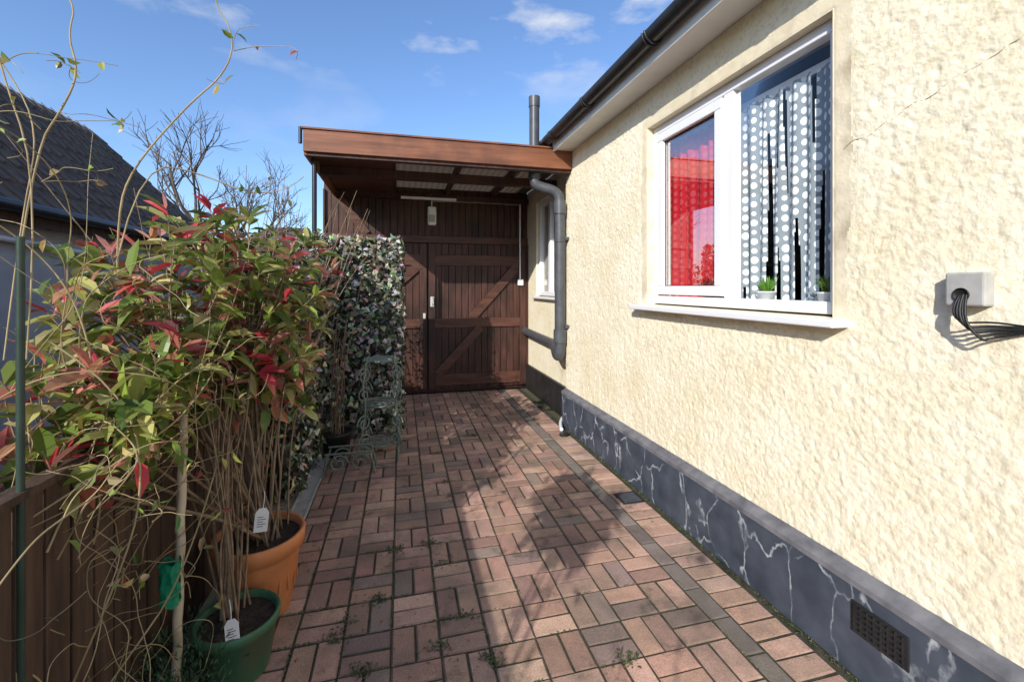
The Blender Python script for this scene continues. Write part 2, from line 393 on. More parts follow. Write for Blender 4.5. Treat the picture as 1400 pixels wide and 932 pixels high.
window(H,WY0+.005,WY1-.005,WZ0+.01,WZ1-.005,1.80,[2.115])
a0,a1,b0,b1=2.155,2.805,WZ0+.075,WZ1-.07
xs=1.786
boxes('casement_sash',[(xs,xs+.05,a0,a1,b0,b0+.06),(xs,xs+.05,a0,a1,b1-.06,b1),(xs+.001,xs+.05,a0,a0+.06,b0+.06,b1-.06),(xs+.001,xs+.05,a1-.06,a1,b0+.06,b1-.06)],M['upvc'],H,.006)
boxes('window_gaskets',[(1.812,1.818,a0+.055,a1-.055,b0+.055,b0+.066),(1.812,1.818,a0+.055,a1-.055,b1-.066,b1-.055),(1.812,1.818,a0+.055,a0+.064,b0+.066,b1-.066),(1.812,1.818,a1-.064,a1-.055,b0+.066,b1-.066)],M['black'],H)
obj('casement_glass',[(1.822,a0+.05,b0+.05),(1.822,a1-.05,b0+.05),(1.822,a1-.05,b1-.05),(1.822,a0+.05,b1-.05)],[(0,1,2,3)],M['glass'],H)
obj('fixed_glass',[(1.83,1.49,WZ0+.05),(1.83,2.09,WZ0+.05),(1.83,2.09,WZ1-.05),(1.83,1.49,WZ1-.05)],[(0,1,2,3)],M['glass'],H)
box('window_sill',(1.655,1.80,1.375,2.975,1.335,1.368),M['upvc'],H,.006)
rx0,rx1=1.992,4.2
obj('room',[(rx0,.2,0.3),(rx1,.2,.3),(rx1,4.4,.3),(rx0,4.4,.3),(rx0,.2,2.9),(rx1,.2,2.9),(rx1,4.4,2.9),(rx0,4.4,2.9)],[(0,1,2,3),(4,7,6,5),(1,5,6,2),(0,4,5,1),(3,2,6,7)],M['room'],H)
box('inner_sill',(1.862,2.0,WY0,WY1,WZ0+.02,WZ0+.045),M['upvc'],H)
boxes('curtain_rail',[(1.925,1.95,WY0,WY1,2.52,2.56)],M['upvc'],H)
def curt(name,y0,y1,z0,z1,x,mat,amp=.018,k=11,gaps=False):
    V=[]
    n=int((y1-y0)/.005); nzz=16
    for i in range(n+1):
        yy=y0+(y1-y0)*i/n
        for j in range(nzz+1):
            t=j/nzz; zz=z0+(z1-z0)*t
            ph=yy*2*math.pi*k+1.5*noise.noise(Vector((yy*5,zz*.6,2)))*2
            V.append((x+amp*math.sin(ph)*(1-.4*t)+.01*noise.noise(Vector((yy*9,zz,0))),yy,zz))
    me_f=[]
    for i in range(n):
        for j in range(nzz):
            if gaps:
                f=noise.noise(Vector(((y0+(y1-y0)*i/n)*40,.5+j*.06,.3)))
                if f<-.16-.022*j: continue
            a=i*(nzz+1)+j; me_f.append((a,a+nzz+1,a+nzz+2,a+1))
    o=obj(name,V,me_f,mat,H,smooth=True)
    uv=o.data.uv_layers.new(name='UVMap')
    for l in o.data.loops:
        v=o.data.vertices[l.vertex_index].co; uv.data[l.index].uv=(v.y*1.15,v.z)
curt('red_curtain',2.18,2.86,WZ0+.06,2.53,1.92,M['curtred'])
curt('grey_curtain',1.35,2.16,WZ0+.06,2.53,1.92,M['curtwhite'],gaps=True)
window(H,SY0+.002,SY1-.002,WZ0+.01,WZ1-.005,1.86,[5.4])
obj('second_glass',[(1.89,SY0+.05,WZ0+.05),(1.89,SY1-.05,WZ0+.05),(1.89,SY1-.05,WZ1-.05),(1.89,SY0+.05,WZ1-.05)],[(0,1,2,3)],M['glass'],H)
box('second_net_curtain',(1.93,1.935,SY0,SY1,WZ0,WZ1),M['whitepaint'],H)
box('second_sill',(1.77,1.86,SY0-.05,SY1+.05,1.34,1.37),M['upvc'],H,.005)
box('soffit',(1.552,1.985,-4,4.9,2.921,2.94),M['whitepaint'],H)
box('eaves_board',(1.53,1.551,-4,4.32,2.905,3.06),M['whitepaint'],H)
gv=[];gf=[];n=12
for k,yy in enumerate((-4,4.30)):
    for i in range(n+1):
        a=math.pi+math.pi*i/n
        gv.append((1.472+.057*math.cos(a),yy,3.03+.062*math.sin(a)))
    for i in range(n+1):
        a=2*math.pi-math.pi*i/n
        gv.append((1.472+.052*math.cos(a),yy,3.03+.057*math.sin(a)))
m2=2*(n+1)
for i in range(m2):
    j=(i+1)%m2; gf.append((i,j,m2+j,m2+i))
gf.append(tuple(range(m2))[::-1]); gf.append(tuple(range(m2,2*m2)))
obj('gutter',gv,gf,M['blackgutter'],H)
bl=[]
for yy in (-1,.2,1.4,2.35,3.3,4.1):
    pts=[(1.472+.061*math.cos(math.pi+math.pi*i/10),yy,3.03+.066*math.sin(math.pi+math.pi*i/10)) for i in range(11)]
    bl.append((pts,.007)); bl.append(([(p[0],yy+.03,p[2]) for p in pts],.007))
curves('gutter_brackets',bl,M['blackgutter'],H)
rvv=[];rff=[]
nx=16
for r in range(nx):
    xa=1.46+r*.27; za=3.06+r*.27*.55
    k=len(rvv); rvv+=[(xa,-4,za+.015),(xa,6.7,za+.015),(xa+.30,6.7,za+.30*.55),(xa+.30,-4,za+.30*.55),(xa,-4,za-.02),(xa,6.7,za-.02)]
    rff+=[(k,k+1,k+2,k+3),(k+4,k+5,k+1,k)]
obj('roof_tiles',rvv,rff,M['tile'],H)
obj('roof_gable',[(1.55,6.6,2.95),(5.7,6.6,2.95),(5.7,6.6,5.3),(5.75,-4,2.95),(5.75,6.6,2.95),(5.75,6.6,5.35),(5.75,-4,5.35)],[(0,1,2),(3,4,5,6)],M['stucco'],H)
box('back_block',(5.6,5.74,-4,6.6,0,2.95),M['stucco'],H)
box('rear_end_wall',(2.0,5.6,6.5,6.6,0,2.95),M['stucco'],H)
box('front_end_wall',(2.0,5.6,-4,-3.9,0,2.95),M['stucco'],H)
cp=[]
for i in range(40):
    t=i/39; yy=1.40-.62*t; cp.append((1.7475,yy,2.06+.19*t+.02*noise.noise(Vector((t*9,0,0)))+.006*noise.noise(Vector((t*40,0,0)))))
curves('wall_crack',[(cp,.0022)],M['crack'],H,res=1)
eb=empty('cable_entry_box')
box('box_body',(1.70,1.748,.93,1.03,1.44,1.545),M['boxgrey'],eb,.006)
lathe('box_hole',[(.0,.0),(.02,.0),(.022,.004),(0.02,.006)],(0,0,0),M['black'],eb).matrix_world=Matrix.Translation((1.699,.985,1.475))@Matrix.Rotation(-math.pi/2,4,'Y')
cs=[]
for k in range(5):
    d=.014*k
    cs.append(([(1.70,.99-d*.3,1.475),(1.675,1.0-d*.5,1.43-d*.5),(1.69,.985-d,1.385-d*.9),(1.72,.93,1.375-d*.9+.02),(1.735,.85,1.385-d*.3),(1.738,.70,1.37+d*.8),(1.738,.5,1.39+d)],.0032+.0008*(k%3)))
curves('cables',cs,M['black'],eb,res=2)

def potplant(name,c,potmat,r,h,leafcol,kind):
    e=empty(name)
    lathe('pot',[(0,0),(r*.75,0),(r,h*.9),(r*1.08,h*.9),(r*1.08,h),(r*.9,h),(r*.85,h*.8),(0,h*.8)],c,potmat,e,20)
    Lf=Leaves()
    for i in range(90):
        d=Vector((U(-1,1),U(-1,1),U(.8,2.2))).normalized()
        Lf.add(Vector(c)+Vector((U(-.4,.4)*r,U(-.4,.4)*r,h*.85)),d,rv(),U(.05,.10),.009 if kind=='g' else .02,tuple(x*U(.7,1.2) for x in leafcol))
    Lf.build('leaves',M['leaf'],e)
zS=WZ0+.046
potplant('houseplant',(1.872,1.92,zS),M['label'],.045,.06,(.20,.42,.06),'g')
potplant('houseplant',(1.872,1.57,zS),M['label'],.045,.06,(.16,.28,.06),'g')
potplant('houseplant',(1.872,2.36,zS),M['terracotta'],.035,.06,(.6,.03,.04),'r')
lathe('stone_ornament',[(0,0),(.035,0),(.04,.015),(.028,.03),(.036,.045),(.025,.062),(.03,.075),(.016,.095),(0,.1)],(1.872,2.27,zS),M['boxgrey'],None,20)

# ------------------------------------------------------------ pipes
sp=empty('soil_pipe')
pr=.054
curves('vent_stack',[([(1.385,4.50,2.62),(1.385,4.50,3.52)],pr)],M['pipe'],sp,res=6,smooth=False)
curves('swan_neck',[([(1.385,4.50,2.76),(1.385,4.50,2.66),(1.39,4.50,2.60),(1.45,4.49,2.57),(1.57,4.46,2.54),(1.63,4.455,2.50),(1.655,4.45,2.44),(1.655,4.45,2.36)],pr)],M['pipe'],sp,res=6)
curves('down_pipe',[([(1.655,4.45,2.42),(1.655,4.45,.86)],pr)],M['pipe'],sp,res=6,smooth=False)
curves('bottom_bend',[([(1.655,4.45,.95),(1.655,4.45,.83),(1.655,4.46,.76),(1.66,4.54,.74),(1.70,4.70,.77),(1.76,4.90,.81),(1.77,5.0,.82)],pr)],M['pipe'],sp,res=6)
curves('branch_pipe',[([(1.77,4.95,.818),(1.77,6.2,.85)],pr)],M['pipe'],sp,res=6,smooth=False)
curves('pipe_collars',[([(1.385,4.50,3.42),(1.385,4.50,3.53)],.060),([(1.385,4.50,2.66),(1.385,4.50,2.76)],.064),([(1.655,4.45,2.28),(1.655,4.45,2.42)],.066),([(1.655,4.45,1.98),(1.655,4.45,2.04)],.063),([(1.655,4.45,.90),(1.655,4.45,1.04)],.066)],M['pipe'],sp,res=6,smooth=False)
boxes('pipe_brackets',[(1.70,1.75,4.40,4.50,2.0,2.03),(1.70,1.75,4.40,4.50,1.06,1.09)],M['pipe'],sp)
curves('waste_pipe',[([(1.79,4.62,.07),(1.72,4.56,.05),(1.64,4.40,.04),(1.60,4.25,.035)],.018)],M['upvc'],None,res=4)
curves('waste_gully',[([(1.60,4.17,.0),(1.60,4.17,.02)],.05)],M['blackpot'],None,res=6,smooth=False)

# ------------------------------------------------------------ garage with doors
G=empty('timber_garage')
YD=6.30
box('garage_body',(-1.0,1.985,YD+.03,11,0,2.80),M['wood'],G)
def planks(x0,x1,z0,z1,y,w=.095):
    out=[];x=x0
    while x<x1-.01:
        xe=min(x+w,x1); d=U(0,.004); out.append((x+.004,xe-.004,y-.012-d,y+.02,z0,z1)); x=xe
    return out
boxes('upper_boards',planks(-1.0,1.825,2.20,2.884,YD),M['wood'],G)
box('wall_plate',(-1.0,1.985,YD+.021,YD+.08,2.801,2.888),M['wood'],G)
box('head_rail',(-1.0,1.82,YD-.05,YD-.016,2.115,2.215),M['woodh'],G,.004)
boxes('door_boards',planks(-.98,.352,.05,2.11,YD)+planks(.372,1.80,.05,2.11,YD),M['wood'],G)
def brace(p,q,w,y0,y1):
    p=Vector((p[0],0,p[1]));q=Vector((q[0],0,q[1])); d=(q-p).normalized(); n=Vector((-d.z,0,d.x))*w/2
    c=[p-n,q-n,q+n,p+n]
    return [(v.x,y1,v.z) for v in (c[0],c[1],c[2],c[3])]+[(v.x,y0,v.z) for v in (c[0],c[1],c[2],c[3])]
yb=YD-.045
boxes('door_rails',[(.38,1.79,yb,YD-.016,1.80,1.95),(.38,1.79,yb,YD-.016,.92,1.05),(.38,1.79,yb,YD-.016,.10,.26),(-.97,.345,yb,YD-.016,1.80,1.95),(-.97,.345,yb,YD-.016,.92,1.05),(-.97,.345,yb,YD-.016,.10,.26)],M['woodh'],G,.004)
boxes('door_stiles',[(.375,.47,yb-.003,YD-.016,.06,2.10),(1.70,1.795,yb-.003,YD-.016,.06,2.10),(.255,.35,yb-.003,YD-.016,.06,2.10)],M['wood'],G,.003)
boxes('door_braces',[brace((.98,1.05),(1.66,1.80),.12,yb-.006,YD-.016),brace((.50,.26),(1.12,.92),.12,yb-.006,YD-.016),brace((-.60,1.05),(.24,1.80),.12,yb-.006,YD-.016),brace((-.9,.26),(-.0,.92),.12,yb-.006,YD-.016),brace((-.80,2.70),(-.45,2.22),.10,yb-.006,YD-.016)],M['woodh'],G)
boxes('door_frame',[(1.80,1.83,YD-.06,YD+.02,0,2.115),(-1.0,-.98,YD-.06,YD+.02,0,2.8)],M['wood'],G)
boxes('door_latch',[(.40,.45,yb-.025,yb-.004,1.22,1.36),(.30,.335,yb-.02,yb-.004,1.05,1.13)],M['steel'],G,.003)
curves('door_handle',[([(.425,yb-.025,1.24),(.425,yb-.06,1.26),(.425,yb-.06,1.34),(.425,yb-.025,1.36)],.006)],M['steel'],G)
bl_=empty('outdoor_light')
box('lamp_body',(.36,.48,YD-.10,YD-.016,2.36,2.62),M['label'],bl_,.02)
box('lamp_face',(.38,.46,YD-.115,YD-.10,2.40,2.50),M['boxgrey'],bl_,.01)
curves('lamp_cable',[([(.42,YD-.03,2.62),(.42,YD-.03,2.80)],.008)],M['label'],bl_,smooth=False)
cd=empty('electrical_conduit')
curves('conduit_run',[([(1.70,YD-.06,2.78),(1.70,YD-.06,1.60)],.012)],M['upvc'],cd,smooth=False)
box('switch_box',(1.665,1.745,YD-.09,YD-.045,1.52,1.61),M['upvc'],cd,.006)
curves('conduit_top',[([(.42,YD-.05,2.70),(1.0,YD-.05,2.715),(1.70,YD-.05,2.70)],.006)],M['boxgrey'],cd)

K=empty('lean_to_canopy')
box('front_fascia',(-.86,1.748,4.315,4.345,2.73,2.93),M['fascia'],K,.003)
box('front_fascia_cap',(-.875,1.746,4.30,4.352,2.931,2.948),M['fascia'],K,.002)
box('side_fascia',(-.86,-.832,4.346,6.27,2.70,2.93),M['fascia'],K,.003)
boxes('rafters',[(x,x+.045,4.346,6.27,2.785,2.875) for x in (-.1,.60,1.25)],M['wood'],K)
boxes('purlins',[(-.83,1.74,4.347,4.42,2.70,2.783),(-.83,1.82,5.0,5.09,2.69,2.783),(-.83,1.82,6.2,6.255,2.71,2.783)],M['wood'],K)
box('left_soffit_board',(-.83,-.1,4.42,6.2,2.786,2.80),M['woodh'],K)
box('light_batten',(.0,.75,6.14,6.19,2.70,2.73),M['whitepaint'],K)
V=[];F=[];n=340
for i in range(n+1):
    x=-.85+2.66*i/n; z=2.892+.0025*math.sin(x*2*math.pi/.076)
    V+=[(x,4.347,z),(x,6.6,z-.0)]
for i in range(n): F.append((2*i,2*i+2,2*i+3,2*i+1))
obj('corrugated_roof',V,F,M['sheet'],K,smooth=True)
curves('canopy_post',[([(-.80,4.52,0),(-.80,4.52,2.73)],.022)],M['blackgutter'],K,smooth=False,res=5)
curves('side_drip_pipe',[([(-.885,4.33,2.95),(-.885,4.33,2.80)],.016)],M['blackgutter'],K,smooth=False)

# ------------------------------------------------------------ fence
Fc=empty('timber_fence')
pl=[];y=-3.4
while y<4.7:
    h=.98+U(-.006,.006); pl.append((-.905+U(-.003,.003),-.888,y,y+.083,.03,h)); y+=.094
boxes('pales',pl,M['fence'],Fc)
boxes('fence_rails',[(-.935,-.906,-3.4,4.7,.20,.27),(-.935,-.906,-3.4,4.7,.78,.85)],M['fence'],Fc)
box('fence_cap',(-.925,-.872,-3.4,4.7,.99,1.01),M['fence'],Fc)
curves('metal_post',[([(-.885,1.31,0),(-.885,1.31,1.62)],.008)],M['darkgreen'],None,smooth=False,res=4)

# ------------------------------------------------------------ neighbour
NB=empty('neighbour_bungalow')
box('rendered_side',(-6.2,-3.1,-3,8.2,0,2.3),M['greywall'],NB)
V=[];F=[]
for r in range(9):
    xa=-2.95-r*.20; za=2.16+r*.20*1.0
    k=len(V); V+=[(xa,-3.2,za+.03),(xa,8.4,za+.03),(xa-.24,8.4,za+.24),(xa-.24,-3.2,za+.24),(xa,-3.2,za-.005),(xa,8.4,za-.005)]
    F+=[(k,k+3,k+2,k+1),(k+4,k,k+1,k+5)]
xr=-2.95-1.8
V2=len(V); V+=[(xr,-3.2,3.96),(xr,8.4,3.96),(xr-1.8,8.4,2.16),(xr-1.8,-3.2,2.16)]; F.append((V2,V2+3,V2+2,V2+1))
obj('tiled_roof',V,F,M['tile'],NB)
rb=[]
for r in range(9):
    xa=-2.95-r*.20; za=2.16+r*.20
    y=-3.2+(r%2)*.08
    while y<8.3:
        rb.append([(xa+.004,y,za+.02),(xa+.004,y+.012,za+.02),(xa-.2,y+.012,za+.235),(xa-.2,y,za+.235),(xa+.004,y,za+.036),(xa+.004,y+.012,za+.036),(xa-.2,y+.012,za+.25),(xa-.2,y,za+.25)]); y+=.165
boxes('tile_ribs',rb,M['tile'],NB)
obj('gable',[(-3.1,8.2,2.3),(-6.2,8.2,2.3),(xr,8.2,3.9)],[(0,1,2)],M['greywall'],NB)
curves('eaves_gutter',[([(-2.91,-3.2,2.13),(-2.91,8.4,2.13)],.05)],M['blackgutter'],NB,smooth=False,res=4)
box('neighbour_fascia',(-2.985,-2.965,-3.2,8.4,2.0,2.16),M['fence'],NB)
curves('white_waste_pipe',[([(-3.05,4.0,1.9),(-3.05,5.6,1.82)],.025),([(-3.05,4.0,1.9),(-3.05,4.0,0)],.03)],M['upvc'],NB,smooth=False)

# ------------------------------------------------------------ photinia
GREEN=[(.26,.34,.06),(.18,.26,.05),(.40,.42,.11),(.11,.17,.04),(.50,.48,.17),(.24,.31,.08),(.56,.48,.22)]
RED=[(.60,.06,.08),(.68,.18,.17),(.46,.05,.07),(.66,.33,.18),(.58,.20,.14),(.72,.32,.28)]
def shrub(name,ells,bases,nleaf=(6,11),Lr=(.065,.11),redp=.2,stemmat=None,leafmat=None,greens=GREEN,reds=RED,stemr=.008,seed=1):
    random.seed(seed)
    e=empty(name); Lf=Leaves(); S=[]
    hubs=[]
    for (c,r,n,hz) in ells:
        for k in range(4):
            b=Vector(random.choice(bases)); c_=Vector(c)
            hub=c_+Vector((U(-.35,.35)*r[0],U(-.35,.35)*r[1],-r[2]*U(.25,.8)))
            mid=b.lerp(hub,.5)+Vector((U(-.05,.05),U(-.05,.05),.05))
            S.append(([b,b.lerp(mid,.5)+Vector((U(-.02,.02),U(-.02,.02),0)),mid,hub],[stemr,stemr*.9,stemr*.8,stemr*.55]))
            hubs.append((hub,c_,r))
    for (c,r,n,hz) in ells:
        c_=Vector(c)
        for k in range(n):
            d=rv(); rad=random.random()**.45
            tip=c_+Vector((d.x*r[0],d.y*r[1],d.z*r[2]))*rad
            if tip.x<-1.6: continue
            hub=min([h for h in hubs if h[1]==c_],key=lambda h:(h[0]-tip).length+U(0,.15))[0]
            mid=hub.lerp(tip,.5)+Vector((U(-.06,.06),U(-.06,.06),U(-.08,.02)))
            S.append(([hub,mid,tip],[stemr*.5,stemr*.35,stemr*.18]))
            ax=(tip-mid).normalized()
            isred=R()<redp; rc=random.choice(reds)
            for j in range(random.randint(*nleaf)):
                t=U(0,1); p=tip-ax*(.13*t)
                out=rv(); out=(out-ax*out.dot(ax)).normalized()
                dd=(ax*(1-t)*1.0+out*(.6+t*.8)+Vector((0,0,-.18))).normalized()
                cc=(rc if R()<.5 else random.choice(reds)) if ((isred and t<.6 and R()<.85) or R()<.05) else random.choice(greens)
                s=U(.7,1.2); cc=tuple(min(.8,x*s) for x in cc)
                L_=U(*Lr)
                Lf.add(p,dd,Vector((U(-.5,.5),U(-.5,.5),1)),L_,L_*U(.34,.46),cc,droop=U(0,.45),fold=U(.05,.35))
    curves('stems',S,stemmat or M['stem'],e,res=1)
    Lf.build('leaves',leafmat or M['leaf'],e)
    return e
shrub('photinia_shrub',[((-.74,2.50,1.48),(.43,.45,.42),98,0),((-.93,2.05,1.36),(.40,.42,.43),98,0),((-.93,1.66,1.10),(.24,.28,.27),52,0),((-.66,2.25,1.12),(.33,.3,.26),42,0),((-.92,2.45,1.80),(.34,.4,.20),12,0)],
      [(-.66,2.26,.33),(-.62,2.30,.33),(-.60,2.24,.33),(-.66,1.95,.2)],seed=3,redp=.36,Lr=(.075,.135),nleaf=(5,9))
S=[]
random.seed(11)
for i in range(20):
    b=Vector((-.64+U(-.1,.1),2.27+U(-.1,.1),.32)); t=b+Vector((U(-.24,.12),U(-.15,.15),U(.6,.95)))
    S.append(([b,b.lerp(t,.35)+Vector((U(-.04,.04),U(-.04,.04),0)),b.lerp(t,.7)+Vector((U(-.04,.04),U(-.04,.04),0)),t],[.005,.0045,.004,.003]))
for i in range(12):
    b=Vector((-.64+U(-.07,.07),1.95+U(-.07,.07),.2)); t=b+Vector((U(-.2,.05),U(-.05,.2),U(.6,1.0)))
    S.append(([b,b.lerp(t,.35)+Vector((U(-.04,.04),U(-.04,.04),0)),b.lerp(t,.7)+Vector((U(-.04,.04),U(-.04,.04),0)),t],[.005,.004,.0035,.0025]))
curves('shrub_shoots',S,M['stem'],None,res=1)
st=empty('garden_stake')
stp=[];str_=[]
for i in range(23):
    t=i/22; stp.append((-.775+.015*t+.003*math.sin(i*1.7),1.80+.03*t,1.05*t)); str_.append((.0150-.003*t)*(1.18 if i%5==2 else 1)*U(.94,1.06))
curves('stake',[(stp,str_),([(-.793,1.83,0),(-.78,1.832,.5),(-.775,1.835,.9)],[.008,.0075,.007])],M['cane'],st,res=3)
V=[];F=[]
for i in range(13):
    for j in range(7):
        a=i/12*math.pi*2; V.append((-.785+(.030+.006*math.sin(j*2.3+i*1.9))*math.cos(a),1.785+(.026+.004*math.sin(j+i*2.2))*math.sin(a),.39+j*.025+.008*math.sin(i*1.7)))
for i in range(12):
    for j in range(6): k=i*7+j; F.append((k,k+7,k+8,k+1))
obj('green_tie',V,F,M['greentie'],st)
pot=empty('terracotta_pot'); c=(-.64,2.27,0)
lathe('pot_body',[(0,.0),(.125,0),(.135,.01),(.172,.27),(.178,.29),(.192,.295),(.196,.355),(.190,.362),(.178,.36),(.172,.33)],c,M['terracotta'],pot,48)
curves('pot_relief',[([(c[0]+(.158)*math.cos(a+da),c[1]+.158*math.sin(a+da),.155+dz) for da,dz in ((-.16,-.04),(-.13,.05),(0,.085),(.13,.05),(.16,-.04))],.004) for a in [i*2*math.pi/10 for i in range(10)]],M['terracotta'],pot)
lathe('pot_soil',[(0,.335),(.176,.33)],c,M['soil'],pot)
pot=empty('green_plant_pot'); c=(-.62,1.93,0)
lathe('pot_body',[(0,0),(.105,0),(.112,.01),(.138,.18),(.148,.185),(.150,.215),(.143,.222),(.134,.215),(.13,.19)],c,M['greenpot'],pot,40)
lathe('pot_soil',[(0,.20),(.136,.195)],c,M['soil'],pot)
pot=empty('black_plant_pot'); c=(-.56,4.20,0)
lathe('pot_body',[(0,0),(.10,0),(.13,.18),(.14,.185),(.142,.21),(.132,.212),(.125,.18)],c,M['blackpot'],pot,32)
lathe('pot_soil',[(0,.19),(.13,.185)],c,M['soil'],pot)
S=[]
for i in range(10):
    b=Vector((c[0]+U(-.06,.06),c[1]+U(-.06,.06),.18)); S.append(([b,b+Vector((U(-.05,.05),U(-.04,.04),.5)),b+Vector((U(-.09,.12),U(-.08,.08),U(.8,1.15)))],[.005,.004,.003]))
curves('climber_canes',S,M['stem'],pot,res=1)
def label(name,c,w,h,tilt):
    e=empty(name)
    V=[(-w/2,-.0015,-h),(w/2,-.0015,-h),(w/2,-.0015,-h*.2),(w*.25,-.0015,0),(-w*.25,-.0015,0),(-w/2,-.0015,-h*.2)]
    V+=[(x,-y_,z) for x,y_,z in V]
    obj('tag',V,[(0,1,2,3,4,5),(11,10,9,8,7,6)]+[(i,(i+6),(i+1)%6+6,(i+1)%6) for i in range(6)],M['label'],e)
    curves('tag_print',[([(-w*.3,-.003,-h*q),(0,-.003,-h*q-.001),(w*(.3 if k%2 else .12),-.003,-h*q)],.0011) for k,q in enumerate((.35,.45,.55,.65,.75))],M['black'],e)
    curves('tag_loop',[([(0,0,-.01),(.004,0,.03),(0,0,.07)],.0015)],M['label'],e)
    e.location=c; e.rotation_euler=tilt
label('plant_label',(-.545,1.98,.60),.05,.10,(.1,.1,.2))
label('plant_label',(-.60,1.80,.29),.045,.09,(-.1,-.1,.1))

# ------------------------------------------------------------ rose climber
def wander(p,d,L,n,cur=.25,grav=0):
    pts=[Vector(p)]; d=Vector(d).normalized()
    b=rv()*cur
    for i in range(n):
        d=(d+b*.5+rv()*cur*.5+Vector((0,0,grav))).normalized(); pts.append(pts[-1]+d*L/n)
        if i%3==2: b=rv()*cur
    return pts
def rose(name,cnt,yr,xr,zr,Lr,extra=[],nl=2,seed=1,curl=0):
    random.seed(seed)
    e=empty(name); S=[]; Lf=Leaves()
    def twigs(pts,k):
        for _ in range(k):
            q=pts[random.randint(1,len(pts)-2)]; tw=wander(q,rv()+Vector((0,0,.3)),U(.08,.32),7,.8)
            S.append((tw,[.0014]*3+[.0009]*5))
            for z in range(nl):
                Lf.add(tw[random.randint(2,6)],rv(),rv(),U(.025,.055),U(.012,.025),tuple(x*U(.7,1.2) for x in random.choice(GREEN+[(.45,.12,.08),(.4,.3,.15)])))
    for i in range(cnt):
        p=(U(*xr),U(*yr),U(*zr)); L_=U(*Lr)
        pts=wander(p,(U(-.35,.35),U(-.7,.7),1.1),L_,11,.5,-.05)
        pts=[Vector((min(max(q.x,-1.25),-.66),max(q.y,yr[0]-.4),q.z)) for q in pts]
        r0=U(.0016,.0034); S.append((pts,[r0*(1-.6*k/11) for k in range(12)]))
        twigs(pts,random.randint(1,4))
    for i in range(curl):
        p=(U(-.95,-.72),U(1.25,1.75),U(.15,1.1)); pts=wander(p,rv(),U(.25,.7),12,1.0,-.02)
        pts=[Vector((min(max(q.x,-1.25),-.64),max(q.y,1.15),max(q.z,.05))) for q in pts]
        S.append((pts,[.0012]*13))
    for ps,rr in extra: 
        S.append((ps,rr)); twigs([Vector(q) for q in ps],3)
    curves('stems',S,M['rosestem'],e,res=1); Lf.build('leaves',M['leaf'],e)
ex=[([(-1.0,1.9,1.5),(-.96,1.82,1.75),(-.893,1.773,1.905),(-.698,1.724,2.13),(-.60,1.70,2.21),(-.553,1.687,2.305),(-.57,1.69,2.40),(-.625,1.705,2.47),(-.61,1.70,2.60)],[.0035,.0035,.003,.0028,.0026,.0024,.0022,.002,.0018]),
    ([(-1.15,1.7,1.6),(-1.12,1.72,1.95),(-1.04,1.69,2.05),(-.99,1.69,2.18),(-1.03,1.70,2.3),(-1.0,1.70,2.41),(-1.08,1.7,2.5)],[.0034]*4+[.0025]*3),
    ([(-1.0,1.5,1.3),(-1.0,1.55,1.8),(-1.06,1.5,2.1),(-1.12,1.55,2.3),(-1.09,1.5,2.5)],.0025),
    ([(-1.05,1.5,1.3),(-1.08,1.6,1.7),(-1.0,1.55,1.95),(-1.12,1.6,2.15),(-1.16,1.6,2.2)],.002),
    ([(-1.0,1.9,1.6),(-1.03,2.1,2.02),(-.85,2.25,2.0),(-.67,2.23,1.92),(-.5,2.2,1.94),(-.43,2.17,2.0)],[.003]*4+[.002]*2),
    ([(-.9,1.4,.3),(-.75,1.45,.7),(-.72,1.5,.95),(-.8,1.55,1.2),(-.95,1.5,1.35)],.003),
    ([(-.93,1.3,.9),(-.78,1.5,1.0),(-.66,1.7,1.1),(-.62,1.85,1.3)],.0028),
    ([(-.88,1.35,.25),(-.8,1.5,.38),(-.72,1.75,.5),(-.70,1.95,.8)],.003)]
rose('climbing_rose',38,(1.2,1.75),(-1.12,-.84),(.1,1.1),(.6,1.4),ex,2,5,curl=55)
rose('climbing_rose',46,(-2.8,-.6),(-1.1,-.84),(.6,1.1),(.7,1.3),[],6,8)
shrub('camellia_shrub',[((-1.0,-.05,1.68),(.26,.44,.26),150,0)],[(-.98,-.1,0),(-.95,-.2,0)],seed=9,redp=.02)
Lf=Leaves(); random.seed(5)
for i in range(1500):
    c_=random.choice([(-.80,1.78,.0),(-.70,1.76,.0),(-.83,1.90,0)]); d=Vector((U(-1,1),U(-1,1),U(.5,2.2))).normalized()
    p=Vector(c_)+Vector((U(-.05,.05),U(-.05,.05),U(0,.05)))+d*U(0,.22)
    Lf.add(p,(d+rv()*.6),rv(),U(.015,.032),.006,random.choice([(.05,.11,.05),(.08,.15,.07),(.04,.08,.04)]))
Lf.build('heather_plant',M['leafmatt'])

# ------------------------------------------------------------ ivy screen + hedge
random.seed(31)
IV=[(.33,.33,.25),(.10,.105,.07),(.46,.45,.35),(.04,.042,.028),(.13,.135,.09),(.58,.56,.45),(.24,.24,.17),(.065,.07,.042)]
iv=empty('ivy_leaf_screen')
Lf=Leaves()
for i in range(2600):
    x=U(-.88,.0); z=U(.05,2.0)+ (0.03*noise.noise(Vector((x*9,1,1))))
    y=4.65-abs(random.gauss(0,.07)); 
    d=Vector((U(-1,1),U(-.7,.1),U(-1,.5))).normalized()
    n=Vector((U(-1.2,1.2),-1,U(-1.0,1.2)))
    Lf.ragged(Vector((x,y,z)),d,n,U(.022,.042),tuple(q*U(.6,1.2) for q in random.choice(IV)))
for i in range(2600):
    y=U(3.3,4.64); z=U(.03,2.0)*min(1,.86+.14*(y-3.3)/.9); x=-.80+abs(random.gauss(0,.07))
    d=Vector((U(-.1,.7),U(-1,1),U(-1,.5))).normalized()
    Lf.ragged(Vector((x,y,z)),d,Vector((1,U(-1.2,1.2),U(-1.0,1.2))),U(.022,.042),tuple(q*U(.6,1.2) for q in random.choice(IV)))
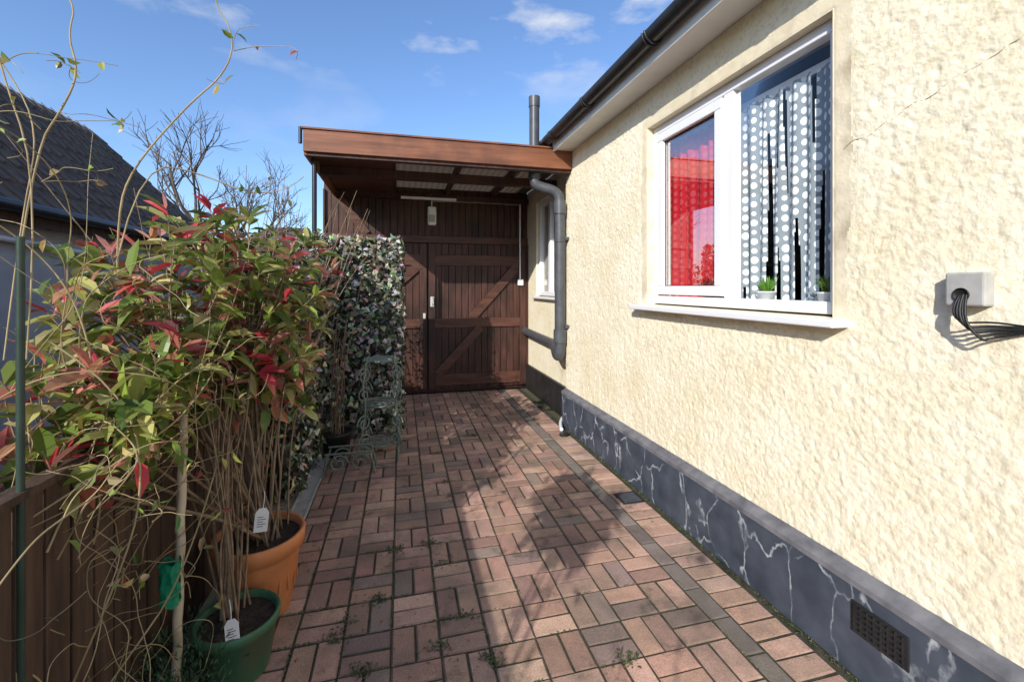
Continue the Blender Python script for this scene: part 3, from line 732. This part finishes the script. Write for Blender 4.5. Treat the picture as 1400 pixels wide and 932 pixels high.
for i in range(500):
    z=U(.05,2.0); Lf.ragged(Vector((U(-.02,.03),U(4.6,4.70),z)),rv(),Vector((1,U(-1,1),.3)),U(.025,.04),random.choice(IV))
Lf.build('screen_leaves',M['leafmatt'],iv)
boxes('screen_frame',[(-.88,-.02,4.665,4.69,.03,1.98),(-.85,-.83,3.3,4.664,.03,1.75)],M['blackpot'],iv)
hd=empty('mixed_hedge')
Lf=Leaves(); HG=[(.07,.10,.03),(.12,.15,.05),(.18,.19,.07),(.15,.10,.06),(.06,.08,.03),(.28,.26,.12),(.30,.12,.07)]
S=[]
for i in range(4200):
    y=U(2.6,4.75); top=1.76+.22*noise.noise(Vector((y*2.2,4,0)))+.10*noise.noise(Vector((y*8,4,0)))+.08*(y-2.7)
    z=top*random.random()**.6
    x=-.92+random.gauss(0,.10)+.06*noise.noise(Vector((y*3,z*3,0)))
    if y>3.3: x=min(x,-.84)+(.1 if z>1.8 else 0)
    if x>-.62: x=-.62-U(0,.1)
    Lf.add(Vector((x,y,z)),rv(),rv(),U(.035,.07),U(.022,.04),tuple(q*U(.6,1.3) for q in random.choice(HG)),droop=.2)
for i in range(50):
    y=U(2.7,4.7); pts=wander((-.9+U(-.05,.08),y,.1),(U(-.1,.15),U(-.2,.2),1),U(1.6,2.3),7,.2); S.append((pts,[.006,.006,.005,.005,.004,.003,.002,.0015]))
curves('hedge_stems',S,M['stem'],hd,res=1)
Lf.build('hedge_leaves',M['leafmatt'],hd)

ws=empty('wrought_iron_plant_stand')
def spiral(c,r,turns,ax,flip=1,n=16):
    out=[]
    for i in range(n+1):
        t=i/n; a=t*turns*2*math.pi; rr=r*(1-.8*t)
        out.append((c[0]+ax[0]*rr*math.cos(a)*flip,c[1]+ax[1]*rr*math.cos(a)*flip,c[2]+rr*math.sin(a)))
    return out
S=[]
cx,cy=-.17,4.05
for z,r in ((.86,.15),(.48,.17),(.14,.15)):
    S.append(([(cx+r*math.cos(a*math.pi/10),cy+r*math.sin(a*math.pi/10),z) for a in range(21)],.009))
    for k in range(5): 
        S.append(([(cx-r,cy-r*.6+k*r*.3,z),(cx+r,cy-r*.6+k*r*.3,z)],.005))
for k in range(4):
    a=math.pi/4+k*math.pi/2; ca,sa=math.cos(a),math.sin(a)
    S.append(([(cx+ca*.15,cy+sa*.15,.90),(cx+ca*.22,cy+sa*.22,.66),(cx+ca*.16,cy+sa*.16,.46),(cx+ca*.23,cy+sa*.23,.22),(cx+ca*.20,cy+sa*.20,0)],.010))
    for z in (.74,.58,.34,.18):
        S.append((spiral((cx+ca*.19,cy+sa*.19,z),.075,1.6,(ca,sa),1 if z in(.74,.34) else -1),.007))
curves('scrollwork',S,M['metal'],ws,res=2)
ws2=empty('iron_trough_stand'); S=[]
for yy in (3.70,3.87):
    for xx in (-.48,-.32):
        S.append((spiral((xx,yy,.10),.075,1.5,(1,.2)),.007))
    S.append(([(-.58,yy,.18),(-.22,yy,.18)],.008)); S.append(([(-.56,yy,.18),(-.60,yy,.0)],.008)); S.append(([(-.24,yy,.18),(-.20,yy,.0)],.008))
curves('scrolls',S,M['metal'],ws2)
# ------------------------------------------------------------ weeds
random.seed(41); Lf=Leaves()
MG=[(.085,.12,.04),(.06,.085,.03),(.13,.13,.06),(.08,.07,.045),(.05,.065,.028)]
for i in range(360):
    if R()<.85: x=U(-.6,.45); y=1.4+3.4*random.random()**1.4
    else: x=U(.3,1.6); y=U(1.4,5.5)
    if R()<.5: x=round((x+.04)/.2)*.2-.04+U(-.004,.004); vert=True
    else: y=round(y/.2)*.2+U(-.004,.004); vert=False
    kind=R()
    if kind<.07:
        for k in range(random.randint(25,70)):
            p=Vector((x+random.gauss(0,.026),y+random.gauss(0,.022),0)); Lf.add(p,Vector((U(-1,1),U(-1,1),U(.1,.6))),Vector((0,0,1)),U(.010,.026),U(.005,.010),random.choice(MG))
    else:
        ln=U(.02,.09)
        for k in range(int(ln*220)):
            t=U(-ln,ln); p=Vector((x+(0 if vert else t)+U(-.004,.004),y+(t if vert else 0)+U(-.004,.004),-.004)); Lf.add(p,Vector((U(-1,1),U(-1,1),U(.3,1.2))),Vector((0,0,1)),U(.006,.013),U(.004,.007),random.choice(MG))
for i in range(260):
    Lf.add(Vector((U(-.75,.3),U(1.5,4.5),.004)),Vector((U(-1,1),U(-1,1),.1)),Vector((0,0,1)),U(.008,.02),.008,random.choice([(.16,.10,.05),(.22,.15,.08),(.3,.08,.05)]))
for i in range(900):
    Lf.add(Vector((1.69-abs(random.gauss(0,.012)),U(1.2,4.4),0)),Vector((U(-1,.2),U(-1,1),U(.1,.8))),Vector((0,0,1)),U(.006,.016),U(.004,.008),random.choice(MG))
Lf.build('weeds',M['leafmatt'])

# ------------------------------------------------------------ bare tree + distant
def baretree(name,base,h,seed):
    random.seed(seed); e=[]
    def grow(p,d,L,r,lev):
        pts=[p];dd=d
        for i in range(4):
            dd=(dd+rv()*.16+Vector((0,0,.06))).normalized(); pts.append(pts[-1]+dd*L/4)
        e.append((pts,[r*(1-.1*i) for i in range(5)]))
        if lev==0: return
        for k in range(3 if lev>1 else 4):
            t=random.randint(2,4); nd=(dd+rv()*.75+Vector((0,0,.12))).normalized()
            grow(pts[t],nd,L*U(.6,.82),r*.58,lev-1)
    grow(Vector(base),Vector((0,0,1)),h*.36,h*.017,5)
    curves(name,e,M['bark'],None,res=1,smooth=False)
baretree('bare_tree',(-4.9,16.0,0),6.9,4)
baretree('bare_tree',(-6.3,19,0),6.2,6)
random.seed(51); Lf=Leaves()
for i in range(7000):
    x=U(-45,40); y=34+U(0,8); top=3.4+1.4*noise.noise(Vector((x*.25,0,0)))+.6*noise.noise(Vector((x,3,0)))
    z=top*R(); s=rv()
    Lf.quick(Vector((x,y,z)),rv(),s,U(.3,.6),U(.25,.45),tuple(q*U(.6,1.2) for q in random.choice([(.06,.08,.03),(.09,.10,.05),(.10,.08,.05)])))
Lf.build('distant_trees',M['leafmatt'])
db=empty('distant_house')
box('brick_walls',(-9,-4,26,31,0,3.2),noisy('distant_brick',(.28,.12,.08),(.34,.16,.11),scale=3),db)
obj('hipped_roof',[(-9.3,25.7,3.2),(-3.7,25.7,3.2),(-3.7,31.3,3.2),(-9.3,31.3,3.2),(-7.5,28.5,5.0),(-5.5,28.5,5.0)],[(0,1,5,4),(1,2,5),(2,3,4,5),(3,0,4)],M['tile'],db)

# ------------------------------------------------------------ light
AZ,EL=math.radians(37),math.radians(25.4)
d=Vector((math.sin(AZ)*math.cos(EL),math.cos(AZ)*math.cos(EL),-math.sin(EL)))
sl=bpy.data.lights.new('sun','SUN'); sl.energy=5; sl.angle=math.radians(.5); sl.color=(1,.95,.87)
so=bpy.data.objects.new('sun',sl); COL.objects.link(so); so.rotation_euler=d.to_track_quat('-Z','Y').to_euler()
w=bpy.data.worlds.new('World'); scene.world=w; w.use_nodes=True
nt=w.node_tree; nt.nodes.clear(); L=nt.links.new
out=N(nt,'ShaderNodeOutputWorld'); bg=N(nt,'ShaderNodeBackground'); bg.inputs[1].default_value=.13
sky=N(nt,'ShaderNodeTexSky',sky_type='NISHITA'); sky.sun_disc=False; sky.sun_elevation=EL; sky.sun_rotation=math.radians(217)
sky.altitude=0; sky.air_density=1.0; sky.dust_density=.8; sky.ozone_density=2.0
tn=N(nt,'ShaderNodeMixRGB',blend_type='MULTIPLY'); tn.inputs[0].default_value=1; tn.inputs[2].default_value=(1.3,1.5,1.8,1); L(sky.outputs[0],tn.inputs[1])
tc=N(nt,'ShaderNodeTexCoord'); mp=N(nt,'ShaderNodeMapping'); mp.inputs['Scale'].default_value=(1,1,2.6); L(tc.outputs['Generated'],mp.inputs[0])
cn=N(nt,'ShaderNodeTexNoise'); cn.inputs['Scale'].default_value=3.2; cn.inputs['Detail'].default_value=6; cn.inputs['Roughness'].default_value=.55; L(mp.outputs[0],cn.inputs['Vector'])
cr=N(nt,'ShaderNodeValToRGB'); cr.color_ramp.elements[0].position=.52; cr.color_ramp.elements[1].position=.68; L(cn.outputs['Fac'],cr.inputs[0])
sx=N(nt,'ShaderNodeSeparateXYZ'); L(tc.outputs['Generated'],sx.inputs[0])
mr=N(nt,'ShaderNodeMapRange'); mr.inputs[1].default_value=.38; mr.inputs[2].default_value=.50; mr.inputs[3].default_value=.12; L(sx.outputs[2],mr.inputs[0])
mm=N(nt,'ShaderNodeMath',operation='MULTIPLY'); L(cr.outputs[0],mm.inputs[0]); L(mr.outputs[0],mm.inputs[1])
mx=N(nt,'ShaderNodeMixRGB'); L(mm.outputs[0],mx.inputs[0]); L(tn.outputs[0],mx.inputs[1]); mx.inputs[2].default_value=(7,7.1,7.3,1)
L(mx.outputs[0],bg.inputs[0]); L(bg.outputs[0],out.inputs[0])
scene.view_settings.view_transform='Standard'
# ------------------------------------------------------------ camera
cam=bpy.data.cameras.new('camera'); co=bpy.data.objects.new('camera',cam); COL.objects.link(co)
cam.sensor_width=36; cam.lens=36*600/1400; cam.shift_y=-.0529; cam.clip_start=.05; cam.clip_end=1000
co.location=(0,0,1.5); co.rotation_euler=(math.radians(90),0,math.radians(-14.2))
scene.camera=co
